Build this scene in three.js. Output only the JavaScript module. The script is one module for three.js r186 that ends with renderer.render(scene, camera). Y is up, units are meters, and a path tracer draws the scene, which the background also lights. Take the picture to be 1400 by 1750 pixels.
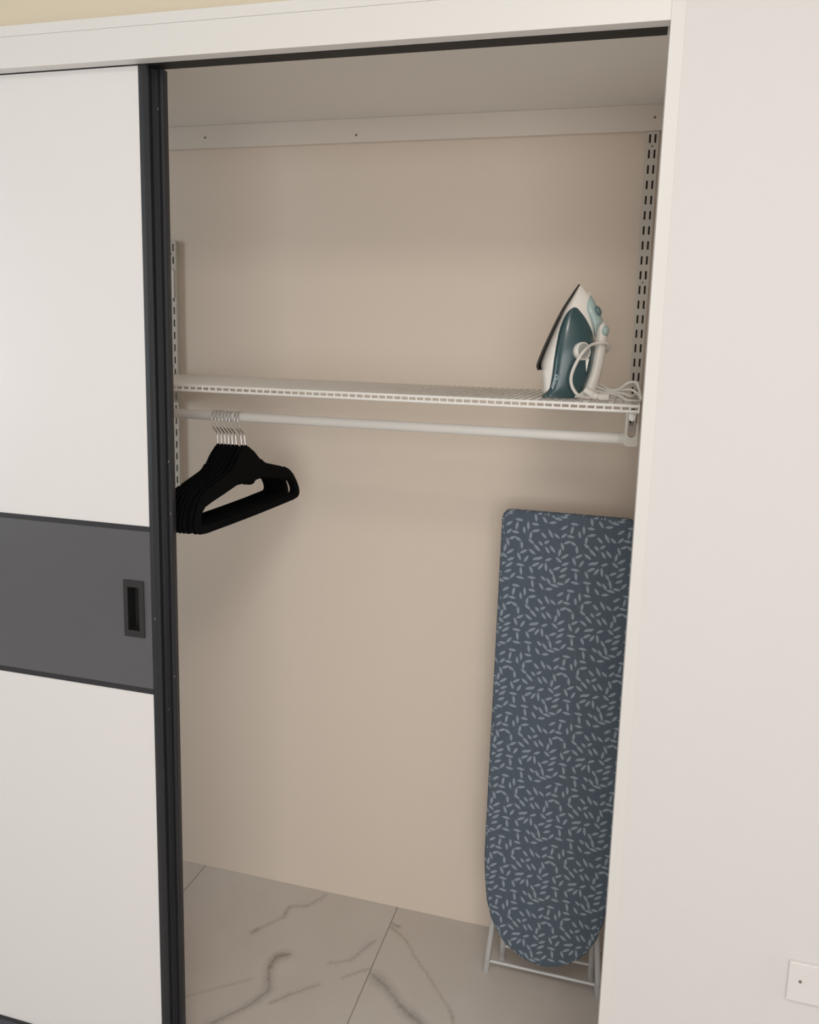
import * as THREE from 'three';
import { RectAreaLightUniformsLib } from 'three/addons/lights/RectAreaLightUniformsLib.js';
import { RoundedBoxGeometry } from 'three/addons/geometries/RoundedBoxGeometry.js';
import { mergeGeometries, mergeVertices } from 'three/addons/utils/BufferGeometryUtils.js';

/* ---------- camera, light, exposure ---------- */
const scene = new THREE.Scene();
const W = 1400, H = 1750, FOCAL = 1309.7;
const camera = new THREE.PerspectiveCamera(2 * Math.atan(H / 2 / FOCAL) * 180 / Math.PI, W / H, 0.05, 30);
camera.position.set(1.1692, 1.5373, 1.1988);
camera.rotation.set(-0.1504, 0.2513, 0.0312, 'YXZ');
camera.setViewOffset(W, H, -38.5, 75.5, W, H);
const renderer = new THREE.WebGLRenderer({ antialias: true });
renderer.toneMapping = THREE.LinearToneMapping;
renderer.toneMappingExposure = 1.1;
renderer.shadowMap.enabled = true;
scene.background = new THREE.Color(0.4, 0.45, 0.5);
RectAreaLightUniformsLib.init();
const WINDOWS = [   // daylight entering through the room's windows: colour, intensity
  { color: new THREE.Color(0.86, 0.94, 1.0), power: 7.6 },      // right-hand wall, next to the closet wall
  { color: new THREE.Color(1.0, 0.985, 0.96), power: 3.7 },    // wall opposite the closet
  { color: new THREE.Color(0.86, 0.95, 1.0), power: 5.2 },    // left-hand wall
];
const LAMP = { color: new THREE.Color(1.0, 0.93, 0.83), power: 11.5, size: 0.6, pos: [1.3, 2.56, 1.5] };   // ceiling lamp, above and behind the camera
function daylight(k, w, h, pos, target) {
  const l = new THREE.RectAreaLight(WINDOWS[k].color, WINDOWS[k].power, w, h);
  l.position.set(...pos); l.lookAt(...target); l.name = 'daylight'; scene.add(l);
}

/* ---------- helpers ---------- */
let seed = 20240611;
const rnd = () => { seed = (seed * 1664525 + 1013904223) >>> 0; return seed / 4294967296; };
const used = new Map();
function numbered(n) { const k = used.get(n) ?? 0; used.set(n, k + 1); return k ? `${n}_${String(k).padStart(3, '0')}` : n; }
function put(name, geo, mat, parent = scene) {
  const g = Array.isArray(geo) ? mergeGeometries(geo.map((q) => { const c = q.index ? q.toNonIndexed() : q.clone(); if (!c.attributes.uv) c.setAttribute('uv', new THREE.Float32BufferAttribute(new Float32Array(c.attributes.position.count * 2), 2)); return c; })) : geo;
  const m = new THREE.Mesh(g, mat);
  m.name = parent === scene ? numbered(name) : name;
  m.castShadow = m.receiveShadow = true; parent.add(m); return m;
}
function thing(name, label, category, pos = [0, 0, 0], group) {
  const o = new THREE.Group(); o.name = numbered(name); o.position.set(...pos); scene.add(o);
  o.userData = { label, category }; if (group) o.userData.group = group; return o;
}
function struct(name, geo, mat, label, category) {
  let o;
  if (geo) o = put(name, geo, mat); else { o = new THREE.Group(); o.name = numbered(name); scene.add(o); }
  o.userData = { kind: 'structure', label, category }; return o;
}
// box between two corners, optionally with rounded edges
function bx(x0, y0, z0, x1, y1, z1, r = 0) {
  const w = x1 - x0, h = y1 - y0, d = z1 - z0;
  const g = r ? new RoundedBoxGeometry(w, h, d, 2, r) : new THREE.BoxGeometry(w, h, d);
  g.translate((x0 + x1) / 2, (y0 + y1) / 2, (z0 + z1) / 2); return g;
}
const V3 = (p) => new THREE.Vector3(...p);
function tube(pts, r, seg = 40, rad = 8, closed = false) {
  return new THREE.TubeGeometry(new THREE.CatmullRomCurve3(pts.map(V3), closed, 'centripetal'), seg, r, rad, closed);
}
function rodBetween(a, b, r, rad = 12) {
  const A = V3(a), B = V3(b), d = B.clone().sub(A), g = new THREE.CylinderGeometry(r, r, d.length(), rad);
  g.applyQuaternion(new THREE.Quaternion().setFromUnitVectors(new THREE.Vector3(0, 1, 0), d.clone().normalize()));
  g.translate(...A.add(B).multiplyScalar(0.5).toArray()); return g;
}
// prism: 2-D outline (x, y) with optional holes, depth along z, small bevel
function prism(pts, depth, bevel = 0, holes = []) {
  const s = new THREE.Shape(pts.map((p) => new THREE.Vector2(...p)));
  for (const h of holes) s.holes.push(new THREE.Path(h.map((p) => new THREE.Vector2(...p))));
  return new THREE.ExtrudeGeometry(s, { depth, bevelEnabled: bevel > 0, bevelThickness: bevel, bevelSize: bevel, bevelOffset: -bevel, bevelSegments: 2, curveSegments: 6 });
}
const rect = (x0, y0, x1, y1) => [[x0, y0], [x1, y0], [x1, y1], [x0, y1]];
// loft of closed rings, capped at both ends
function loft(rings) {
  const n = rings[0].length, pos = [], idx = [];
  for (const r of rings) for (const p of r) pos.push(...p);
  for (let i = 0; i < rings.length - 1; i++) for (let j = 0; j < n; j++) {
    const a = i * n + j, b = i * n + (j + 1) % n, c = a + n, d = b + n;
    idx.push(a, c, b, b, c, d);
  }
  for (const [i, flip] of [[0, 0], [rings.length - 1, 1]]) {
    const c = pos.length / 3, m = [0, 0, 0]; for (const p of rings[i]) for (let k = 0; k < 3; k++) m[k] += p[k] / n;
    pos.push(...m);
    for (let j = 0; j < n; j++) { const a = i * n + j, b = i * n + (j + 1) % n; flip ? idx.push(a, c, b) : idx.push(a, b, c); }
  }
  const g = new THREE.BufferGeometry(); g.setAttribute('position', new THREE.Float32BufferAttribute(pos, 3)); g.setIndex(idx);
  g.setAttribute('uv', new THREE.Float32BufferAttribute(new Float32Array(pos.length / 3 * 2), 2));
  g.computeVertexNormals(); return g;
}
// smooth interpolation of a table of rows [t, a, b, ...] (Catmull-Rom through the rows), resampled to n rows
function resample(rows, n) {
  const out = [], k = rows.length - 1;
  for (let i = 0; i < n; i++) {
    const f = i / (n - 1) * k, j = Math.min(k - 1, Math.floor(f)), t = f - j;
    const P = [rows[Math.max(0, j - 1)], rows[j], rows[j + 1], rows[Math.min(k, j + 2)]];
    out.push(P[1].map((_, c) => { const [a, b, d, e] = P.map((r) => r[c]); return 0.5 * (2 * b + (d - a) * t + (2 * a - 5 * b + 4 * d - e) * t * t + (3 * b - a - 3 * d + e) * t * t * t); }));
  }
  return out;
}
// horizontal ring at height y from x0 to x1 around z centre; taper narrows the right side
function ring(y, x0, x1, hz, zc, taper = 0, e = 0.62, n = 40) {
  const r = [];
  for (let i = 0; i < n; i++) {
    const a = i / n * Math.PI * 2, c = Math.cos(a), s = Math.sin(a);
    const u = Math.sign(c) * Math.abs(c) ** e, v = Math.sign(s) * Math.abs(s) ** e, f = (u + 1) / 2;
    r.push([x0 + (x1 - x0) * f, y, zc + v * hz * (1 - taper * f ** 1.3)]);
  }
  return r;
}

/* ---------- procedural textures ---------- */
function canvasTexture(w, h, draw, srgb = true) {
  const c = document.createElement('canvas'); c.width = w; c.height = h; draw(c.getContext('2d'), w, h);
  const t = new THREE.CanvasTexture(c); if (srgb) t.colorSpace = THREE.SRGBColorSpace;
  t.wrapS = t.wrapT = THREE.RepeatWrapping; t.magFilter = THREE.LinearFilter; return t;
}
function speckle(size, lo, hi, blobs = 0) {   // grey noise for bump / roughness
  return canvasTexture(size, size, (g, w, h) => {
    g.fillStyle = `rgb(${(lo + hi) / 2 | 0},${(lo + hi) / 2 | 0},${(lo + hi) / 2 | 0})`; g.fillRect(0, 0, w, h);
    for (let i = 0; i < blobs; i++) { const v = lo + rnd() * (hi - lo) | 0, r = 4 + rnd() * 40; g.fillStyle = `rgba(${v},${v},${v},0.12)`; const x = rnd() * w, y = rnd() * h; for (const ox of [-w, 0, w]) for (const oy of [-h, 0, h]) { g.beginPath(); g.arc(x + ox, y + oy, r, 0, 7); g.fill(); } }
    for (let i = 0; i < size * size / 5; i++) { const v = lo + rnd() * (hi - lo) | 0; g.fillStyle = `rgba(${v},${v},${v},0.5)`; g.fillRect(rnd() * w, rnd() * h, 1.6, 1.6); }
  }, false);
}
const plasterBump = speckle(512, 90, 165, 300); plasterBump.repeat.set(1.5, 1.5);
const grainBump = speckle(256, 60, 200, 0);
const velvetBump = speckle(256, 20, 235, 0); velvetBump.repeat.set(14, 14);

const std = (o) => new THREE.MeshStandardMaterial(o), phy = (o) => new THREE.MeshPhysicalMaterial(o);
const lin = (r, g, b) => new THREE.Color().setRGB(r, g, b);
const M = {
  wall: std({ color: lin(0.70, 0.672, 0.658), roughness: 0.75, bumpMap: plasterBump, bumpScale: 0.0006 }),
  closet: std({ color: lin(0.83, 0.725, 0.625), roughness: 0.8, bumpMap: plasterBump, bumpScale: 0.0006 }),
  closetCeiling: std({ color: lin(0.89, 0.86, 0.82), roughness: 0.8 }),
  beige: std({ color: lin(0.71, 0.62, 0.475), roughness: 0.85, bumpMap: plasterBump, bumpScale: 0.0006 }),
  ceiling: std({ color: lin(0.82, 0.80, 0.77), roughness: 0.85 }),
  trim: std({ color: lin(0.765, 0.74, 0.71), roughness: 0.45 }),
  jamb: std({ color: lin(0.715, 0.688, 0.66), roughness: 0.45 }),
  cleat: std({ color: lin(0.83, 0.76, 0.69), roughness: 0.5 }),
  panel: phy({ color: lin(0.80, 0.765, 0.752), roughness: 0.38, clearcoat: 0.15, clearcoatRoughness: 0.35 }),
  greyPanel: phy({ color: lin(0.098, 0.096, 0.105), roughness: 0.33, clearcoat: 0.2, clearcoatRoughness: 0.3 }),
  divider: std({ color: lin(0.03, 0.029, 0.033), roughness: 0.45, metalness: 0.2 }),
  black: std({ color: lin(0.012, 0.012, 0.0145), roughness: 0.5, metalness: 0.0, bumpMap: grainBump, bumpScale: 0.00005 }),
  railGrey: std({ color: lin(0.075, 0.077, 0.10), roughness: 0.35, metalness: 0.3 }),
  trackBlack: std({ color: lin(0.0035, 0.003, 0.0028), roughness: 0.6 }),
  plate: std({ color: lin(0.735, 0.705, 0.685), roughness: 0.55 }),
  pull: std({ color: lin(0.018, 0.016, 0.0165), roughness: 0.5 }),
  pullInside: std({ color: lin(0.012, 0.012, 0.012), roughness: 0.6 }),
  screw: std({ color: lin(0.5, 0.5, 0.5), roughness: 0.3, metalness: 0.9 }),
  dullScrew: std({ color: lin(0.22, 0.19, 0.16), roughness: 0.5, metalness: 0.5 }),
  epoxy: std({ color: lin(0.78, 0.75, 0.71), roughness: 0.4 }),
  channel: std({ color: lin(0.66, 0.62, 0.555), roughness: 0.5 }),
  slot: std({ color: lin(0.05, 0.04, 0.028), roughness: 0.9 }),
  chrome: std({ color: lin(0.75, 0.74, 0.73), roughness: 0.18, metalness: 1 }),
  velvet: phy({ color: lin(0.0045, 0.0045, 0.005), roughness: 1, specularIntensity: 0.15, bumpMap: velvetBump, bumpScale: 0.0003 }),
  whitePlastic: phy({ color: lin(0.80, 0.755, 0.70), roughness: 0.35, clearcoat: 0.25, clearcoatRoughness: 0.3 }),
  cord: std({ color: lin(0.70, 0.66, 0.61), roughness: 0.5 }),
  teal: phy({ color: lin(0.026, 0.066, 0.075), roughness: 0.3, clearcoat: 0.4, clearcoatRoughness: 0.12 }),
  mint: phy({ color: lin(0.36, 0.47, 0.45), roughness: 0.35, clearcoat: 0.3, clearcoatRoughness: 0.2 }),
  mintDark: phy({ color: lin(0.10, 0.16, 0.16), roughness: 0.35, clearcoat: 0.3 }),
  soleplate: std({ color: lin(0.05, 0.045, 0.042), roughness: 0.35, metalness: 0.7 }),
  dialFace: std({ color: lin(0.42, 0.41, 0.39), roughness: 0.5 }),
  legs: std({ color: lin(0.62, 0.62, 0.62), roughness: 0.4, metalness: 0.2 }),
  rubber: std({ color: lin(0.52, 0.51, 0.50), roughness: 0.7 }),
  grout: std({ color: lin(0.40, 0.36, 0.32), roughness: 0.9 }),
  alu: std({ color: lin(0.35, 0.37, 0.42), roughness: 0.35, metalness: 0.8 }),
  glass: phy({ color: 0xffffff, roughness: 0.02, transmission: 1, thickness: 0 }),
};

/* ---------- the room shell ---------- */
const DEPTH = 0.659, XR = 1.1865, X0 = -1.45, RX0 = -2.6, RX1 = 5.2, RZ = 3.8, RH = 2.6;

// floor of polished marble-look tiles, 60 cm square
const tileVeins = (list, soft) => canvasTexture(1024, 1024, (g, w, h) => {
  g.fillStyle = 'rgb(206,199,193)'; g.fillRect(0, 0, w, h);
  for (let i = 0; i < 70; i++) { const x = rnd() * w, y = rnd() * h, r = 60 + rnd() * 170, q = g.createRadialGradient(x, y, 0, x, y, r), d = rnd() < 0.5; q.addColorStop(0, d ? 'rgba(195,186,178,0.22)' : 'rgba(216,211,207,0.22)'); q.addColorStop(1, 'rgba(206,199,193,0)'); g.fillStyle = q; g.fillRect(x - r, y - r, 2 * r, 2 * r); }
  for (const { pts, wide, dark } of list) {
    // each vein: a broad faint halo, a narrower body, and a broken dark core
    for (const [lw, al, jit] of [[wide * 3.6, 0.016 * dark, 14], [wide * 1.8, 0.03 * dark, 12], [wide * 0.9, 0.05 * dark, 9], [Math.max(1.4, wide * 0.2), 0.3 * dark * rnd(), 6]]) {
      for (let rep = 0; rep < 2; rep++) {
        g.lineCap = g.lineJoin = 'round';
        for (let i = 0; i < pts.length - 1; i++) {
          const [a, b] = [pts[i], pts[i + 1]], n = 12; let px = a[0] * w, py = a[1] * h;
          for (let k = 1; k <= n; k++) {
            const t = k / n, nx = (a[0] + (b[0] - a[0]) * t) * w + (k < n ? (rnd() - 0.5) * jit * 1.5 : 0), ny = (a[1] + (b[1] - a[1]) * t) * h + (k < n ? (rnd() - 0.5) * jit * 1.5 : 0);
            g.strokeStyle = `rgba(112,101,95,${al * (0.35 + rnd() * 0.9)})`; g.lineWidth = lw * (0.5 + rnd() * 0.8);
            g.beginPath(); g.moveTo(px, py); g.lineTo(nx, ny); g.stroke(); px = nx; py = ny;
          }
        }
      }
    }
  }
});
const TX = 0.0324, TZ = -0.66, TS = 0.6;
// veins of the two tiles in the closet, given in metres on the floor
const local = (x0, pts) => pts.map(([x, z]) => [(x - x0) / TS, (z - TZ) / TS]);
const veinsA = [
  [0.9, 9, [[0.29, -0.455], [0.302, -0.476], [0.346, -0.531], [0.344, -0.573], [0.391, -0.591], [0.425, -0.648]]],
  [0.8, 4, [[0.215, -0.215], [0.243, -0.233], [0.297, -0.273], [0.331, -0.299], [0.367, -0.324]]],
  [0.75, 16, [[0.30, -0.14], [0.341, -0.187], [0.393, -0.25], [0.418, -0.301], [0.388, -0.361], [0.388, -0.402], [0.42, -0.42]]],
  [0.9, 8, [[0.435, -0.266], [0.473, -0.306], [0.528, -0.353]]],
  [0.6, 8, [[0.521, -0.417], [0.575, -0.446], [0.592, -0.488], [0.613, -0.525]]],
  [0.9, 6, [[0.572, -0.385], [0.606, -0.415], [0.632, -0.434]]],
];
const veinsB = [
  [1.0, 5, [[0.634, -0.585], [0.659, -0.57], [0.694, -0.545], [0.726, -0.503], [0.769, -0.463], [0.804, -0.423], [0.85, -0.372], [0.864, -0.348], [0.88, -0.30]]],
  [0.7, 18, [[0.636, -0.42], [0.682, -0.395], [0.726, -0.356], [0.763, -0.332], [0.797, -0.316], [0.85, -0.27]]],
  [0.7, 5, [[0.634, -0.60], [0.65, -0.59], [0.662, -0.592]]],
];
const generic = [...Array(3)].map((_, k) => [...Array(4)].map(() => { let x = rnd(), y = rnd(); const dx = 0.12 * (k - 1) + 0.05, pts = [[x, y]]; for (let i = 0; i < 5; i++) { x += dx + (rnd() - 0.5) * 0.1; y += 0.1 + (rnd() - 0.5) * 0.08; pts.push([x, y]); } return { pts, wide: 4 + rnd() * 12, dark: 0.8 }; }));
const tileMat = (list) => phy({ map: tileVeins(list), roughness: 0.22, clearcoat: 0.3, clearcoatRoughness: 0.15 });
const conv = (x0, l) => l.map(([dark, wide, pts]) => ({ pts: local(x0, pts), wide, dark }));
const matA = tileMat(conv(TX, veinsA)), matB = tileMat(conv(TX + TS, veinsB)), matG = generic.map(tileMat);
const floor = struct('floor', null, null, 'pale grey-veined marble-look floor tiles');
put('grout', bx(RX0 - 0.15, -0.12, -0.9, RX1 + 0.15, -0.002, RZ + 0.15), M.grout, floor);
{
  const g = new THREE.BoxGeometry(TS - 0.0028, 0.012, TS - 0.0028); g.translate(0, -0.006, 0);
  const uv = g.attributes.uv, p = g.attributes.position;
  for (let i = 0; i < uv.count; i++) uv.setXY(i, p.getX(i) / TS + 0.5, 0.5 - p.getZ(i) / TS);   // v runs towards the back wall
  for (let i = -5; i <= 8; i++) for (let k = 0; k <= 7; k++) {
    const x = TX + i * TS, z = TZ + k * TS; if (x + TS < RX0 || x > RX1) continue;
    const t = put('tile', g, k === 0 && i === 0 ? matA : k === 0 && i === 1 ? matB : matG[(i * 5 + k * 3 + 90) % 3], floor);
    t.position.set(x + TS / 2, 0, z + TS / 2); if (!(k === 0 && (i === 0 || i === 1))) t.rotation.y = 0;
  }
}
// walls around the closet front
struct('wall_front_right', [bx(1.206, 0, -0.12, RX1, RH, 0.0002), bx(XR, 2.0765, -0.12, 1.206, RH, 0.0002)], M.wall, 'smooth off-white wall to the right of the closet opening');
struct('wall_front_upper', bx(X0 - 0.05, 2.0765, -0.12, XR, RH, -0.012), M.beige, 'beige painted wall above the white closet header');
struct('wall_front_left', bx(RX0, 0, -0.12, X0 - 0.05, RH, -0.002), M.wall, 'off-white wall to the left of the closet');
// closet box
struct('wall_closet_back', bx(X0 - 0.2, 0, -DEPTH - 0.12, 1.35, 2.4, -DEPTH), M.closet, 'cream painted back wall of the closet');
struct('wall_closet_left', bx(X0 - 0.15, 0, -DEPTH, X0 - 0.05, 2.4, -0.12), M.closet, 'cream left side wall of the closet');
struct('wall_closet_right', bx(1.215, 0, -DEPTH, 1.3, 2.4, -0.12), M.closet, 'cream right side wall of the closet');
struct('ceiling_closet', bx(X0 - 0.05, 2.0887, -DEPTH, 1.215, 2.19, -0.12), M.closetCeiling, 'cream closet ceiling');
// frame around the opening
{
  const h = struct('trim_1', null, null, 'white header board across the top of the closet opening');
  put('header_board', bx(X0, 2.007, -0.022, XR, 2.0585, 0, 0.0006), M.trim, h);
  put('header_edge', bx(X0, 2.0587, -0.02, XR, 2.0765, 0.0004, 0.0006), M.trim, h);
  put('lintel', bx(X0, 2.04, -0.12, XR, 2.0887, -0.0225), M.trim, h);
  const j = struct('trim_2', null, null, 'white side jamb board on the right edge of the closet opening');
  put('jamb_board', bx(XR, 0, -0.12, 1.206, 2.0765, 0.0006, 0.0005), M.jamb, j);
  const l = struct('trim_3', bx(X0 - 0.05, 0, -0.12, X0, 2.0765, 0, 0.001), M.trim, 'white left jamb board of the closet opening');
}
// cleat under the closet ceiling
{
  const c = struct('trim_4', null, null, 'flat white mounting board along the top of the closet back wall');
  put('mounting_board', bx(X0 - 0.05, 2.0335, -DEPTH, 1.215, 2.0887, -DEPTH + 0.016, 0.0012), M.cleat, c);
  for (const [x, y] of [[0.072, 2.059], [0.481, 2.05], [1.177, 2.061]]) {
    const s = new THREE.CylinderGeometry(0.0028, 0.0028, 0.0016, 12); s.rotateX(Math.PI / 2); s.translate(x, y, -DEPTH + 0.0164); put('screw', s, M.dullScrew, c);
  }
}
// rest of the room behind the camera
struct('ceiling', bx(RX0 - 0.15, RH, -0.12, RX1 + 0.15, RH + 0.12, RZ + 0.15), M.ceiling, 'white room ceiling');
function windowWall(name, len, win, place, label) {       // wall in x-y with a window opening, then placed
  const [a, b, c, d] = win;
  const w = struct(name, prism(rect(0, 0, len, RH), 0.12, 0, [rect(a, c, b, d)]), M.wall, label); place(w); return w;
}
function windowUnit(n, w, h, place, label) {
  const o = struct(`window_${n}`, null, null, label);
  put('window_frame', prism(rect(0, 0, w, h), 0.05, 0.002, [rect(0.05, 0.05, w / 2 - 0.02, h - 0.05), rect(w / 2 + 0.02, 0.05, w - 0.05, h - 0.05)]), M.trim, o);
  for (const x of [0.05, w / 2 + 0.02]) put('pane', bx(x, 0.05, 0.022, x + w / 2 - 0.07, h - 0.05, 0.026), M.glass, o);
  put('window_sill', bx(-0.04, -0.03, -0.02, w + 0.04, 0, 0.12, 0.004), M.trim, o);
  place(o);
}
const RW = { z0: 0.08, z1: 0.75, y0: 0.12, y1: 2.15 }, LW = { z0: 0.9, z1: 2.3, y0: 0.85, y1: 2.15 }, BW = { x0: 0.7, x1: 3.0, y0: 0.7, y1: 2.25 };
windowWall('wall_right', RZ + 0.24, [RW.z0 + 0.12, RW.z1 + 0.12, RW.y0, RW.y1], (o) => { o.rotation.y = -Math.PI / 2; o.position.set(RX1 + 0.12, 0, -0.12); }, 'off-white right wall of the room with a window');
windowUnit(1, RW.z1 - RW.z0, RW.y1 - RW.y0, (o) => { o.rotation.y = -Math.PI / 2; o.position.set(RX1 + 0.1, RW.y0, RW.z0); }, 'white framed window in the right wall');
daylight(0, RW.z1 - RW.z0 - 0.06, RW.y1 - RW.y0 - 0.06, [RX1 - 0.01, (RW.y0 + RW.y1) / 2, (RW.z0 + RW.z1) / 2], [0, (RW.y0 + RW.y1) / 2, (RW.z0 + RW.z1) / 2]);
windowWall('wall_left', RZ + 0.24, [RZ + 0.12 - LW.z1, RZ + 0.12 - LW.z0, LW.y0, LW.y1], (o) => { o.rotation.y = Math.PI / 2; o.position.set(RX0 - 0.12, 0, RZ + 0.12); }, 'off-white left wall of the room with a window');
windowUnit(3, LW.z1 - LW.z0, LW.y1 - LW.y0, (o) => { o.rotation.y = Math.PI / 2; o.position.set(RX0 - 0.1, LW.y0, LW.z1); }, 'white framed window in the left wall');
daylight(2, LW.z1 - LW.z0 - 0.06, LW.y1 - LW.y0 - 0.06, [RX0 + 0.01, (LW.y0 + LW.y1) / 2, (LW.z0 + LW.z1) / 2], [0, (LW.y0 + LW.y1) / 2, (LW.z0 + LW.z1) / 2]);
windowWall('wall_back', RX1 - RX0, [BW.x0 - RX0, BW.x1 - RX0, BW.y0, BW.y1], (o) => o.position.set(RX0, 0, RZ), 'off-white wall opposite the closet with a wide window');
windowUnit(2, BW.x1 - BW.x0, BW.y1 - BW.y0, (o) => { o.rotation.y = Math.PI; o.position.set(BW.x1, BW.y0, RZ + 0.1); }, 'wide white framed window opposite the closet');
daylight(1, BW.x1 - BW.x0 - 0.06, BW.y1 - BW.y0 - 0.06, [(BW.x0 + BW.x1) / 2, (BW.y0 + BW.y1) / 2, RZ - 0.01], [(BW.x0 + BW.x1) / 2, (BW.y0 + BW.y1) / 2, 0]);

/* ---------- ceiling lamp of the room ---------- */
{
  const o = thing('ceiling_lamp', 'square white ceiling lamp above the middle of the room', 'lamp', LAMP.pos), h = LAMP.size / 2;
  put('lamp_body', bx(-h - 0.02, 0.006, -h - 0.02, h + 0.02, RH - LAMP.pos[1], h + 0.02, 0.006), M.trim, o);
  put('diffuser', bx(-h, 0, -h, h, 0.008, h, 0.003), std({ color: lin(0.85, 0.83, 0.8), roughness: 0.6, emissive: LAMP.color, emissiveIntensity: 1.2 }), o);
  const l = new THREE.RectAreaLight(LAMP.color, LAMP.power, LAMP.size, LAMP.size); l.name = 'lamp_light';
  l.position.set(LAMP.pos[0], LAMP.pos[1] - 0.004, LAMP.pos[2]); l.lookAt(LAMP.pos[0], 0, LAMP.pos[2]); scene.add(l);
}

/* ---------- sliding door ---------- */
{
  const ZF = -0.024, ZB = -0.058, XL = -0.55 + 0.04, XP = 0.3145;
  const d = thing('sliding_door', 'white sliding closet door with a grey centre band and black edge frame', 'door');
  put('door_panel', bx(XL, 1.197, ZB + 0.006, XP, 2.0055, ZF), M.panel, d);
  put('door_panel', bx(XL, 0.05, ZB + 0.006, XP, 0.866, ZF), M.panel, d);
  const hole = rect(0.2595, 0.985, 0.2925, 1.082);
  const gp = prism(rect(XL, 0.866, XP, 1.197), 0.028, 0, [hole]); gp.translate(0, 0, ZF - 0.028);
  put('door_panel', gp, M.greyPanel, d).userData.label = 'grey centre panel';
  put('divider_strip', bx(XL, 1.1875, ZF - 0.004, XP, 1.1975, ZF + 0.0012, 0.0006), M.divider, d);
  put('divider_strip', bx(XL, 0.8655, ZF - 0.004, XP, 0.876, ZF + 0.0012, 0.0006), M.divider, d);
  // black stile: front lip, hollow groove, rear flange (one extruded section)
  const sec = [[0.3135, 0.024], [0.3165, 0.0225], [0.3235, 0.0215], [0.3295, 0.0225], [0.332, 0.026], [0.3305, 0.032], [0.329, 0.04], [0.3315, 0.0455], [0.3365, 0.0465], [0.338, 0.0455], [0.343, 0.0445], [0.3475, 0.0455], [0.3485, 0.048], [0.347, 0.0595], [0.3135, 0.0595]];
  const st = prism(sec, 2.0055, 0); st.rotateX(-Math.PI / 2);
  put('stile', st, M.black, d).userData.label = 'black edge profile';
  put('stile', bx(-0.55, 0, ZB, XL, 2.0035, ZF + 0.001, 0.002), M.black, d);
  put('bottom_rail', bx(XL, 0.002, ZB, 0.3135, 0.044, ZF - 0.001, 0.001), M.railGrey, d);
  put('rail_lip', bx(XL, 0.0425, ZB, 0.3135, 0.0505, ZF + 0.003, 0.001), M.black, d);
  for (const [x, y, z] of [[0.336, 1.941, -0.0464], [0.3435, 1.32, -0.0444], [0.3455, 1.221, -0.0449], [0.3465, 0.898, -0.0451], [0.331, 0.827, -0.0456], [0.3225, 1.02, -0.0216]]) {
    const s = new THREE.SphereGeometry(0.0013, 12, 8); s.scale(1, 2, 0.5); s.translate(x, y, z); put('screw', s, M.dullScrew, d);
  }
  // recessed pull
  const fr = prism(rect(0.2545, 0.978, 0.2985, 1.09), 0.003, 0.001, [rect(0.2635, 0.991, 0.2885, 1.0765)]); fr.translate(0, 0, ZF - 0.0008);
  const hd = put('recessed_handle', fr, M.pull, d); hd.userData.label = 'black recessed pull';
  put('cup', [bx(0.2605, 0.986, ZF - 0.022, 0.2635, 1.081, ZF), bx(0.2885, 0.986, ZF - 0.022, 0.2915, 1.081, ZF), bx(0.2605, 0.986, ZF - 0.022, 0.2915, 0.991, ZF), bx(0.2605, 1.0765, ZF - 0.022, 0.2915, 1.081, ZF), bx(0.2605, 0.986, ZF - 0.025, 0.2915, 1.081, ZF - 0.021)], M.pullInside, hd);
}
{
  const t = put('door_track', bx(X0, 2.0062, -0.0515, 1.1838, 2.0395, -0.0225, 0.0008), M.trackBlack);
  t.userData = { label: 'black metal sliding door track under the white header', category: 'track' };
}

/* ---------- slotted wall standards, brackets, shelf, rod ---------- */
function standard(x, yTop, n, label, withCover) {
  const len = n * 0.0327 + 0.012, o = thing('wall_standard', label, 'shelf standard', [x, yTop - len, -DEPTH], 'slotted wall standards');
  const holes = [];
  for (let i = 0; i < n; i++) for (const s of [-1, 1]) { const y = len - 0.006 - i * 0.0327, cx = s * 0.0058; holes.push(rect(cx - 0.002, y - 0.0185, cx + 0.002, y)); }
  const face = prism(rect(-0.0135, 0, 0.0135, len), 0.0016, 0, holes); face.translate(0, 0, 0.0134);
  put('channel', [face, bx(-0.0135, 0, 0, -0.0119, len, 0.0134), bx(0.0119, 0, 0, 0.0135, len, 0.0134)], M.channel, o);
  put('backing', bx(-0.0118, 0.001, 0, 0.0118, len - 0.001, 0.0012), M.slot, o);
  for (const k of [0, 9]) { const s = new THREE.CylinderGeometry(0.0022, 0.0022, 0.001, 12); s.rotateX(Math.PI / 2); s.translate(0, len - 0.0315 - k * 0.0327, 0.0152); put('screw', s, M.dullScrew, o); }
  if (withCover) put('cover_plate', bx(-0.0095, len - 0.146, 0.015, 0.0085, len - 0.073, 0.018, 0.001), M.epoxy, o).userData.label = 'plain white cover over the slots';
  return o;
}
standard(-0.034, 1.803, 21, 'white slotted wall standard beside the black door edge, partly hidden by it', true);
standard(1.1755, 2.0325, 20, 'white slotted wall standard at the right, running up to the mounting board', false);

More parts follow.
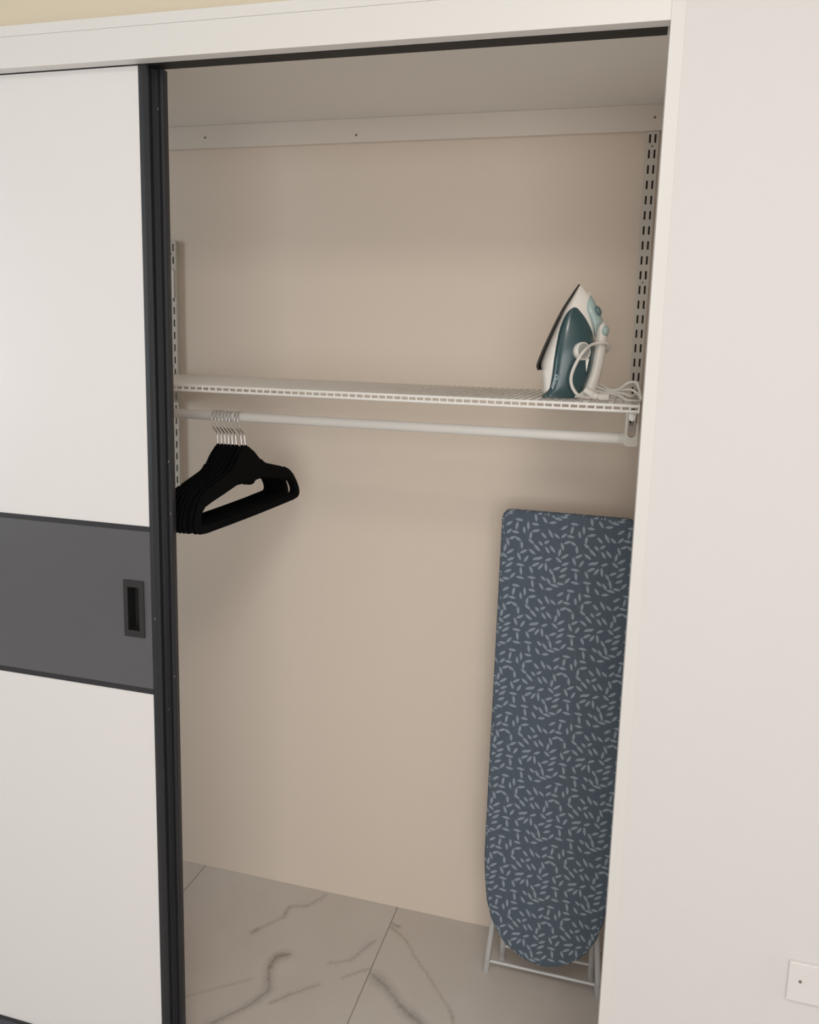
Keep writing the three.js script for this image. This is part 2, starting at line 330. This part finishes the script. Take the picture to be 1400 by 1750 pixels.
const SY = 1.455, SF = -0.19, SB = -0.643, RODY = 1.3845, RODZ = -0.30;
function bracket(x, label) {
  const o = thing('shelf_bracket', label, 'bracket', [x, 0, 0], 'shelf brackets');
  // two-sided sheet arm, tapering to the front, seen end-on
  const arm = prism([[DEPTH - 0.0155, SY - 0.0045], [-SF + 0.012, SY - 0.0045], [-SF + 0.008, SY - 0.010], [-SF + 0.012, SY - 0.026], [-SF + 0.03, SY - 0.034], [DEPTH - 0.0155, SY - 0.075]], 0.0016, 0.0003);
  const turned = arm.clone(); turned.rotateY(Math.PI / 2);   // section x becomes -z
  const l = turned.clone(); l.translate(-0.0062, 0, 0); const r = turned.clone(); r.translate(0.0046, 0, 0);
  put('arm', [l, r, bx(-0.006, SY - 0.0062, -DEPTH + 0.016, 0.006, SY - 0.0046, SF - 0.012)], M.channel, o);
  const tip = new THREE.SphereGeometry(0.0068, 16, 12); tip.scale(1, 1.55, 0.6); tip.translate(0, SY - 0.0185, SF - 0.010); put('end_cap', tip, M.epoxy, o);
  return o;
}
bracket(1.1725, 'white shelf bracket under the right end of the wire shelf');
bracket(-0.034, 'white shelf bracket under the left end of the wire shelf, behind the door edge');
function rodHolder(x, label) {
  const o = thing('rod_holder', label, 'rod holder', [x, 0, RODZ], 'rod holders');
  const arc = (cx, cy, r, a0, a1, n = 10) => [...Array(n + 1)].map((_, i) => { const a = a0 + (a1 - a0) * i / n; return [cx + r * Math.cos(a), cy + r * Math.sin(a)]; });
  const outer = [[-0.0125, SY - 0.012], [-0.0125, RODY - 0.004], ...arc(-0.0065, RODY - 0.007, 0.006, Math.PI, Math.PI * 1.5, 4), ...arc(0.0065, RODY - 0.007, 0.006, -Math.PI / 2, 0, 4), [0.0125, SY - 0.012]];
  const inner = [[-0.0075, SY - 0.022], ...arc(0, RODY + 0.0125, 0.0075, Math.PI, Math.PI * 2), [0.0075, SY - 0.022]];
  const g = prism(outer, 0.018, 0.0012, [inner]); g.translate(0, 0, -0.004);
  put('strap', g, M.channel, o);
  const c = new THREE.CylinderGeometry(0.0122, 0.0122, 0.012, 24); c.rotateZ(Math.PI / 2); c.translate(x > 0.5 ? -0.0175 : 0.0175, RODY, 0); put('cup', c, M.channel, o);
  return o;
}
rodHolder(1.1735, 'white rod holder hanging under the right end of the wire shelf');
rodHolder(-0.034, 'white rod holder hanging at the left rod end, behind the door edge');
{
  const r = new THREE.CylinderGeometry(0.0103, 0.0103, 1.166 + 0.022, 32); r.rotateZ(Math.PI / 2); r.translate((1.166 - 0.022) / 2, RODY, RODZ);
  put('hanging_rod', r, M.epoxy).userData = { label: 'round white hanging rod below the wire shelf', category: 'rod' };
}
{
  const o = thing('wire_shelf', 'white wire shelf across the closet with a double front lip', 'shelf', [0, 0, 0]);
  const xa = -0.047, xb = 1.184, lip = 0.0108;
  const long = (y, z, r) => rodBetween([xa, y, z], [xb, y, z], r, 10);
  put('front_lip', [long(SY - 0.0012, SF, 0.0029), long(SY - lip, SF, 0.0029)], M.epoxy, o);
  put('back_wire', long(SY - 0.0024, SB, 0.0021), M.epoxy, o);
  for (const z of [-0.31, -0.42, -0.53]) put('support_wire', long(SY - 0.0034, z, 0.0022), M.epoxy, o);
  const g = mergeGeometries([rodBetween([0, SY, SB - 0.002], [0, SY, SF - 0.0005], 0.0019, 7), rodBetween([0, SY + 0.001, SF + 0.0005], [0, SY - lip - 0.001, SF + 0.0005], 0.0019, 7)].map((q) => q.toNonIndexed()));
  const n = 82; for (let i = 0; i <= n; i++) { const m = put('cross_wire', g, M.epoxy, o); m.position.x = xa + 0.001 + (xb - xa - 0.002) * i / n; }
}

/* ---------- velvet hangers ---------- */
const hangerLabels = [
  'leftmost black velvet hanger on the rod, farthest behind the door edge',
  'black velvet hanger second from the left on the rod',
  'black velvet hanger third from the left in the bunch',
  'black velvet hanger fourth from the left in the middle of the bunch',
  'black velvet hanger fourth from the right in the middle of the bunch',
  'black velvet hanger third from the right in the bunch',
  'black velvet hanger second from the right on the rod',
  'rightmost black velvet hanger on the rod, nearest the open closet',
];
{
  // half outline (u = sideways, v = down is negative); mirrored for the other half
  const half = [[0, 0.002], [0.009, 0.001], [0.018, -0.005], [0.028, -0.011], [0.037, -0.018], [0.046, -0.0265], [0.053, -0.0325], [0.060, -0.034], [0.068, -0.0405], [0.079, -0.045], [0.112, -0.053], [0.146, -0.061], [0.154, -0.0655], [0.160, -0.064], [0.175, -0.069], [0.190, -0.077], [0.204, -0.089], [0.216, -0.106], [0.223, -0.121], [0.225, -0.132], [0.222, -0.141], [0.213, -0.147], [0.19, -0.1495], [0.10, -0.1505], [0, -0.151]];
  const full = [...half, ...half.slice(1, -1).reverse().map(([u, v]) => [-u, v])];
  const hh = [[0, -0.081], [0.008, -0.081], [0.020, -0.0745], [0.06, -0.0735], [0.11, -0.083], [0.16, -0.0915], [0.185, -0.097], [0.197, -0.105], [0.205, -0.118], [0.2065, -0.128], [0.20, -0.134], [0.10, -0.136], [0, -0.1365]];
  const hole = [...hh, ...hh.slice(1, -1).reverse().map(([u, v]) => [-u, v])];
  const body = prism(full, 0.002, 0.0012, [hole]); body.translate(0, 0, -0.001); body.rotateY(-Math.PI / 2);   // outline x -> +z (front)
  // chrome hook in the same plane, hanging over the rod
  const yN = 1.319, R0 = 0.0185, cy = RODY + 0.0103 + 0.0016 - R0 - yN, hk = [[0, -0.006, 0], [0, 0.012, 0], [0, 0.026, 0], [0, 0.030, 0.0014], [0, 0.0375, 0.0095], [0, 0.0425, 0.0148]];
  for (let i = 0; i <= 12; i++) { const a = -0.36 + i / 12 * (Math.PI + 0.62); hk.push([0, cy + R0 * Math.sin(a), R0 * Math.cos(a)]); }
  const hook = tube(hk, 0.0016, 70, 8);
  const collar = new THREE.CylinderGeometry(0.0032, 0.0036, 0.006, 12); collar.translate(0, 0.0015, 0);
  const root = thing('clothes_hanger', hangerLabels[0], 'hanger', [0, yN, RODZ], 'black velvet hangers on the rod');
  put('hanger_body', body, M.velvet, root);
  put('hook', hook, M.chrome, root);
  put('collar', collar, M.velvet, root);
  // x on the rod, turn about the hook (radians), small sideways tilt
  const spots = [[0.2934, 0, 0.06], [0.3018, 0, 0.068], [0.3102, -0.002, 0.076], [0.3186, -0.005, 0.084], [0.3270, -0.008, 0.092], [0.3354, -0.012, 0.1], [0.3465, -0.018, 0.125], [0.3544, -0.023, 0.14]];
  spots.forEach(([x, turn, tilt], i) => {
    const o = i ? root.clone() : root; if (i) { o.name = numbered('clothes_hanger'); scene.add(o); }
    o.userData = { label: hangerLabels[i], category: 'hanger', group: 'black velvet hangers on the rod' };
    o.position.set(x, yN, RODZ); o.rotation.set(0, turn, tilt);
    const c = new THREE.Vector3(0, RODY + 0.012 - yN, 0);   // swings about its point on the rod
    const off = c.clone().applyEuler(o.rotation); o.position.add(c).sub(off);
  });
}

/* ---------- steam iron ---------- */
{
  const zc = -0.33, o = thing('steam_iron', 'white and teal steam iron standing on its heel on the shelf', 'iron');
  const hzAt = (y) => { const v = Math.min(1, Math.max(0, (1.672 - y) / 0.16)); return 0.052 * Math.sin(Math.PI / 2 * v ** 0.72) + 0.0012; };
  const bodyRows = resample([[1.6715, 1.0575, 1.0615], [1.662, 1.0525, 1.0705], [1.648, 1.0445, 1.0815], [1.627, 1.0325, 1.088], [1.603, 1.0225, 1.091], [1.579, 1.0125, 1.0925], [1.555, 1.0035, 1.0925], [1.54, 0.998, 1.092], [1.52, 0.9925, 1.089], [1.506, 0.995, 1.086], [1.489, 0.9985, 1.083], [1.472, 1.000, 1.085], [1.463, 1.000, 1.095], [1.4585, 1.001, 1.098]], 60);
  put('housing', loft(bodyRows.map(([y, a, b]) => ring(y, a, b, hzAt(y) * 0.93, zc, 0.5))), M.whitePlastic, o).userData.label = 'white housing';
  const soleRows = resample([[1.6735, 1.0575], [1.65, 1.0445], [1.627, 1.032], [1.603, 1.0215], [1.579, 1.0118], [1.555, 1.0025], [1.54, 0.997], [1.525, 0.9922], [1.516, 0.9902], [1.5085, 0.993]], 40);
  put('soleplate', loft(soleRows.map(([y, x]) => ring(y, x - 0.0018, x + 0.0018, hzAt(y) + 0.0015, zc, 0, 0.4))), M.soleplate, o).userData.label = 'dark metal soleplate';
  const tankRows = resample([[1.6285, 1.051, 1.057], [1.6265, 1.046, 1.0625], [1.619, 1.038, 1.0705], [1.607, 1.0315, 1.079], [1.585, 1.0240, 1.0882], [1.561, 1.0195, 1.0928], [1.535, 1.0165, 1.0932], [1.51, 1.0145, 1.0905], [1.49, 1.0130, 1.0855], [1.474, 1.0105, 1.08], [1.466, 1.004, 1.076], [1.4625, 0.999, 1.0735], [1.457, 0.998, 1.0725]].map(([y, a, b]) => [y, a, b, hzAt(y) * 1.04 + 0.0005]), 60);
  put('water_tank', loft(tankRows.map(([y, a, b, h]) => ring(y, a, b, h + 0.0015, zc, 0.38, 0.55, 56))), M.teal, o).userData.label = 'glossy teal water tank';
  const conRows = resample([[1.6515, 1.079, 1.0815, 0.008], [1.647, 1.0765, 1.0845, 0.014], [1.638, 1.0735, 1.0905, 0.019], [1.625, 1.0725, 1.0975, 0.023], [1.612, 1.0785, 1.1035, 0.0245], [1.603, 1.083, 1.1065, 0.0245], [1.597, 1.0865, 1.103, 0.024], [1.588, 1.0905, 1.098, 0.0225], [1.578, 1.0935, 1.0965, 0.020]], 40);
  put('thumb_console', loft(conRows.map(([y, a, b, h]) => ring(y, a, b, h, zc, 0.25, 0.75, 32))), M.mint, o).userData.label = 'pale green thumb console';
  // handle: swept elliptical grip down to the heel
  const hp = new THREE.CatmullRomCurve3([[1.0985, 1.606, zc], [1.1045, 1.592, zc], [1.1045, 1.568, zc], [1.1025, 1.545, zc], [1.0995, 1.52, zc], [1.0945, 1.497, zc], [1.0885, 1.478, zc], [1.086, 1.4585, zc]].map(V3));
  const hr = [0.006, 0.0105, 0.0118, 0.0118, 0.012, 0.0125, 0.014, 0.017], rings = [];
  for (let i = 0; i <= 48; i++) {
    const t = i / 48, p = hp.getPoint(t), tg = hp.getTangent(t), f = t * 7, k = Math.min(6, Math.floor(f)), r = hr[k] + (hr[k + 1] - hr[k]) * (f - k), nx = tg.y, ny = -tg.x, rg = [];
    for (let j = 0; j < 24; j++) { const a = -j / 24 * Math.PI * 2; rg.push([p.x - nx * r * Math.cos(a), p.y - ny * r * Math.cos(a), p.z + r * 1.25 * Math.sin(a)]); }
    rings.push(rg);
  }
  put('handle', loft(rings), M.whitePlastic, o).userData.label = 'white grip handle';
  const b1 = new THREE.SphereGeometry(1, 24, 16); b1.scale(0.0058, 0.0098, 0.008); b1.rotateZ(0.5); b1.translate(1.0965, 1.6235, zc + 0.017); put('spray_button', b1, M.mintDark, o).userData.label = 'dark green button';
  const b2 = new THREE.SphereGeometry(1, 24, 16); b2.scale(0.0085, 0.0115, 0.0095); b2.rotateZ(-0.2); b2.translate(1.1105, 1.586, zc + 0.006); put('steam_button', b2, M.mint, o).userData.label = 'round pale green button';
  const nz = new THREE.ConeGeometry(0.0042, 0.012, 16); nz.rotateZ(-0.25); nz.translate(1.0775, 1.656, zc); put('spray_nozzle', nz, M.whitePlastic, o);
  // temperature dial, leaning towards the handle side
  const dial = new THREE.Group(); dial.name = 'temperature_dial'; o.add(dial);
  dial.position.set(1.0745, 1.547, -0.2875); dial.quaternion.setFromUnitVectors(new THREE.Vector3(0, 1, 0), new THREE.Vector3(0.72, 0.12, 0.68).normalize());
  const rim = new THREE.LatheGeometry([[0, -0.012], [0.0165, -0.012], [0.0175, -0.004], [0.0172, 0.0025], [0.0155, 0.0038], [0.0142, 0.0022], [0, 0.0018]].map((p) => new THREE.Vector2(...p)), 40);
  put('rim', rim, M.whitePlastic, dial); const fc = new THREE.CylinderGeometry(0.0142, 0.0142, 0.0012, 32); fc.translate(0, 0.0022, 0); put('dial_face', fc, M.dialFace, dial);
  const pt = prism([[1.0795, 1.5315], [1.0865, 1.5335], [1.0825, 1.5075]], 0.0012, 0.0003); pt.translate(0, 0, -0.2945); put('pointer', pt, M.whitePlastic, o);
  // printed script lettering on the tank, running upwards
  const print = canvasTexture(256, 128, (g) => { g.fillStyle = '#000'; g.fillRect(0, 0, 256, 128); g.fillStyle = '#fff'; g.font = 'italic bold 92px serif'; g.textAlign = 'center'; g.textBaseline = 'middle'; g.setTransform(1, 0, -0.25, 1, 24, 0); g.fillText('Oster', 124, 62); }, false);
  const pg = new THREE.PlaneGeometry(0.030, 0.013, 12, 4); const pp = pg.attributes.position;
  const L0 = new THREE.Vector3(1.0255, 1.4885, 0), turn = 1.28 - Math.PI;   // reads downwards
  const tankZ = (x, y) => { let k = 0; while (k < tankRows.length - 2 && tankRows[k + 1][0] > y) k++; const [y0, a0, b0, h0] = tankRows[k], [y1, a1, b1_, h1] = tankRows[k + 1], t = (y - y0) / (y1 - y0), a = a0 + (a1 - a0) * t, b = b0 + (b1_ - b0) * t, h = h0 + (h1 - h0) * t + 0.0015, f = (x - a) / (b - a), u = 2 * f - 1, c = Math.sign(u) * Math.abs(u) ** (1 / 0.55); return zc + Math.sqrt(Math.max(0, 1 - c * c)) ** 0.55 * h * (1 - 0.38 * Math.max(0, f) ** 1.3); };
  for (let i = 0; i < pp.count; i++) { const x = pp.getX(i), y = pp.getY(i), X = L0.x + x * Math.cos(turn) - y * Math.sin(turn), Y = L0.y + x * Math.sin(turn) + y * Math.cos(turn); pp.setXYZ(i, X, Y, tankZ(X, Y) + 0.0005); }
  pg.computeVertexNormals();
  put('lettering', pg, std({ color: lin(0.55, 0.62, 0.66), roughness: 0.4, alphaMap: print, transparent: true }), o);
  // cord: leaves the heel, loops over the tank and round the handle, then a bundle on the shelf
  put('cord', [
    tube([[1.112, 1.547, -0.348], [1.1205, 1.552, -0.335], [1.1195, 1.5605, -0.322], [1.112, 1.564, -0.3115], [1.093, 1.561, -0.298], [1.079, 1.549, -0.272], [1.065, 1.525, -0.264], [1.057, 1.498, -0.264], [1.060, 1.480, -0.266], [1.072, 1.4645, -0.270], [1.088, 1.4605, -0.282], [1.100, 1.461, -0.292]], 0.0031, 90, 10),
    tube([[1.086, 1.490, -0.345], [1.100, 1.486, -0.34], [1.113, 1.482, -0.33], [1.131, 1.475, -0.31], [1.147, 1.479, -0.30], [1.162, 1.491, -0.29], [1.175, 1.492, -0.288], [1.182, 1.477, -0.28], [1.187, 1.4605, -0.27]], 0.0026, 80, 8),
    tube([[1.088, 1.484, -0.34], [1.10, 1.480, -0.33], [1.131, 1.473, -0.308], [1.152, 1.477, -0.30], [1.168, 1.478, -0.29], [1.180, 1.471, -0.282], [1.187, 1.4602, -0.275]], 0.0026, 80, 8),
    tube([[1.09, 1.474, -0.33], [1.103, 1.471, -0.32], [1.131, 1.4705, -0.304], [1.153, 1.470, -0.292], [1.169, 1.466, -0.29], [1.177, 1.470, -0.302], [1.172, 1.463, -0.31], [1.160, 1.4605, -0.30]], 0.0026, 80, 8),
    tube([[1.098, 1.463, -0.305], [1.115, 1.468, -0.302], [1.131, 1.468, -0.298], [1.148, 1.466, -0.28], [1.160, 1.4605, -0.262], [1.175, 1.459, -0.262], [1.186, 1.4592, -0.272]], 0.0026, 80, 8),
  ], M.cord, o).userData.label = 'white power cord looped and bundled';
  const guard = rodBetween([1.084, 1.473, -0.30], [1.103, 1.462, -0.288], 0.0068, 20); const gcap = new THREE.SphereGeometry(0.0068, 20, 12); gcap.translate(1.103, 1.4635, -0.288);
  put('cord_guard', [guard, gcap], M.whitePlastic, o);
  const plug = new RoundedBoxGeometry(0.022, 0.012, 0.016, 2, 0.003); plug.translate(1.118, 1.4625, -0.285); put('plug', plug, M.cord, o);
}

/* ---------- ironing board ---------- */
{
  const cx = 1.0490, hw = 0.1505, top = 1.186, bottom = 0.083, L = top - bottom;
  const o = thing('ironing_board', 'folded ironing board with a slate blue leaf cover leaning in the corner', 'ironing board', [cx, bottom, -0.467]);
  // cover print: pale leaves in sprays on slate blue, one repeat of 12.5 x 15.6 cm
  const leaves = [[505, 165, -35, 95], [405, 195, 45, 90], [525, 300, 55, 120], [610, 275, 50, 135], [735, 320, -80, 125], [775, 215, 70, 130], [850, 140, -25, 115], [950, 150, 30, 110], [1020, 250, 85, 120], [1180, 175, 35, 110], [1285, 275, 45, 150], [825, 380, -35, 140], [725, 450, 38, 120], [550, 460, -25, 110], [400, 450, -30, 95], [1055, 360, -30, 130], [1205, 350, 35, 130], [985, 450, 65, 130], [1110, 480, -60, 120], [840, 510, -25, 125], [1285, 460, -20, 120], [515, 590, 82, 140], [425, 590, -55, 125], [700, 600, -25, 125], [820, 610, -35, 140], [1010, 595, 5, 135], [1275, 565, -30, 135], [610, 665, 55, 110], [665, 780, 75, 150], [1030, 700, 82, 130], [1205, 660, 65, 120], [805, 720, -25, 120], [480, 790, 40, 100], [575, 830, 55, 125], [680, 895, 10, 130], [775, 855, 3, 115], [890, 790, -50, 120], [1020, 815, 8, 130], [1220, 795, 5, 130], [1240, 900, 80, 130], [455, 930, 55, 120], [590, 965, -8, 115], [955, 960, 5, 125], [920, 1065, -80, 130], [1115, 1050, 85, 130], [1235, 1015, 5, 115], [785, 1035, -35, 120], [1050, 1130, 80, 110], [565, 1155, 60, 150], [450, 1195, 45, 120], [670, 1185, 40, 110], [790, 1170, -45, 110], [900, 1175, 8, 120], [1165, 1215, -85, 120], [1250, 1125, -15, 130]];
  const cover = canvasTexture(768, 940, (g, w, h) => {
    g.fillStyle = 'rgb(82,94,107)'; g.fillRect(0, 0, w, h);
    for (let i = 0; i < 16000; i++) { g.fillStyle = rnd() < 0.5 ? 'rgba(64,74,86,0.28)' : 'rgba(100,112,122,0.22)'; g.fillRect(rnd() * w, rnd() * h, 2, 4); }
    const sx = w / 940, sy = h / 1140;
    g.strokeStyle = 'rgba(128,140,150,0.45)'; g.lineWidth = 3;
    for (const [x, y0, y1] of [[90, 0, 300], [240, 500, 1140], [470, 300, 940], [600, 0, 420], [735, 640, 1140], [860, 100, 620], [330, 120, 420]]) { g.beginPath(); g.moveTo(x * sx, y0 * sy); g.bezierCurveTo((x + 8) * sx, (y0 + 90) * sy, (x - 8) * sx, (y1 - 90) * sy, x * sx, y1 * sy); g.stroke(); }
    for (const [X, Y, a, len] of leaves) for (const ox of [-1, 0, 1]) for (const oy of [-1, 0, 1]) {
      g.save(); g.translate(((X - 370) + ox * 940) * sx, ((Y - 120) + oy * 1140) * sy); g.rotate(a * Math.PI / 180);
      const l = len * 0.58 * sx, t = 32 * sx; g.fillStyle = 'rgb(143,155,166)';
      g.beginPath(); g.moveTo(-l, 0); g.bezierCurveTo(-l * 0.4, -t, l * 0.4, -t, l, 0); g.bezierCurveTo(l * 0.4, t, -l * 0.4, t, -l, 0); g.fill(); g.restore();
    }
  });
  cover.repeat.set(1 / 0.125, 1 / 0.154); cover.offset.set(0.5, 0.24);
  const weave = speckle(256, 40, 215, 0); weave.repeat.set(20, 20);
  const coverMat = std({ map: cover, roughness: 0.9, bumpMap: weave, bumpScale: 0.00012 });
  // outline from the rounded tip (below) up to the square end with rounded corners
  const hwAt = [[0, 0], [0.0015, 0.018], [0.006, 0.036], [0.013, 0.052], [0.024, 0.070], [0.042, 0.092], [0.066, 0.110], [0.098, 0.127], [0.14, 0.139], [0.19, 0.1455], [0.25, 0.1505]];
  const right = hwAt.slice(1).map(([y, x]) => [x, y]);
  right.push([hw, 0.5], [hw, L - 0.022], [hw - 0.003, L - 0.010], [hw - 0.010, L - 0.0025], [hw - 0.02, L]);
  const outline = [[0, 0], ...right, ...right.slice().reverse().map(([x, y]) => [-x, y])];
  const pad = new THREE.ExtrudeGeometry(new THREE.Shape(outline.map((p) => new THREE.Vector2(...p))), { depth: 0.010, bevelEnabled: true, bevelThickness: 0.006, bevelSize: 0.006, bevelOffset: -0.006, bevelSegments: 4, curveSegments: 6 });
  pad.translate(0, 0, -0.016);
  const tilt = (g) => { g.rotateX(-0.045); return g; };   // leans back a little
  put('cover', tilt(pad), coverMat, o).userData.label = 'slate blue cover printed with pale leaves';
  const deck = prism(outline.map(([x, y]) => [x * 0.965, 0.012 + y * 0.978]), 0.010, 0.001); deck.translate(0, 0, -0.0275);
  put('deck', tilt(deck), M.legs, o);
  // two folded leg frames behind, their feet on the floor
  const w = (x, y, z) => [x - cx, y - bottom, z + 0.467];
  const frame = (xl, xr, zf, lean2, spread, barY, barR) => {
    const yT = 0.86, tilted = (x, y) => w(x, y, zf - y * lean2);
    put('leg', rodBetween(tilted(xl, 0.012), tilted(xl + spread, yT), 0.0072), M.legs, o);
    put('leg', rodBetween(tilted(xr, 0.012), tilted(xr - spread, yT), 0.0072), M.legs, o);
    put('crossbar', rodBetween(tilted(xl, barY), tilted(xr, barY), barR), M.legs, o);
    put('crossbar', rodBetween(tilted(xl + spread, yT), tilted(xr - spread, yT), barR), M.legs, o);
    for (const x of [xl, xr]) { const f = rodBetween(tilted(x, 0), tilted(x + (x === xl ? 1 : -1) * spread * 0.035, 0.034), 0.0084); put('foot_cap', f, M.rubber, o); }
  };
  frame(0.911, 1.188, -0.512, 0.045, 0.075, 0.0285, 0.0042);
  frame(0.943, 1.1675, -0.562, 0.03, 0.02, 0.037, 0.0042);
}

/* ---------- wall plate ---------- */
{
  const o = thing('wall_plate', 'white wall plate with a screw, low on the wall right of the closet', 'wall plate', [1.53, 0.5705, -0.0006]);
  put('plate', bx(-0.0595, -0.034, 0, 0.0595, 0.034, 0.0065, 0.002), M.plate, o);
  for (const x of [-0.0418, 0.0418]) { const s = new THREE.CylinderGeometry(0.0024, 0.0024, 0.0012, 14); s.rotateX(Math.PI / 2); s.translate(x, 0.003, 0.0068); put('screw', s, M.dullScrew, o); }
}

scene.traverse((o) => { if (o.isLight) o.castShadow = !o.isRectAreaLight; });
renderer.render(scene, camera);
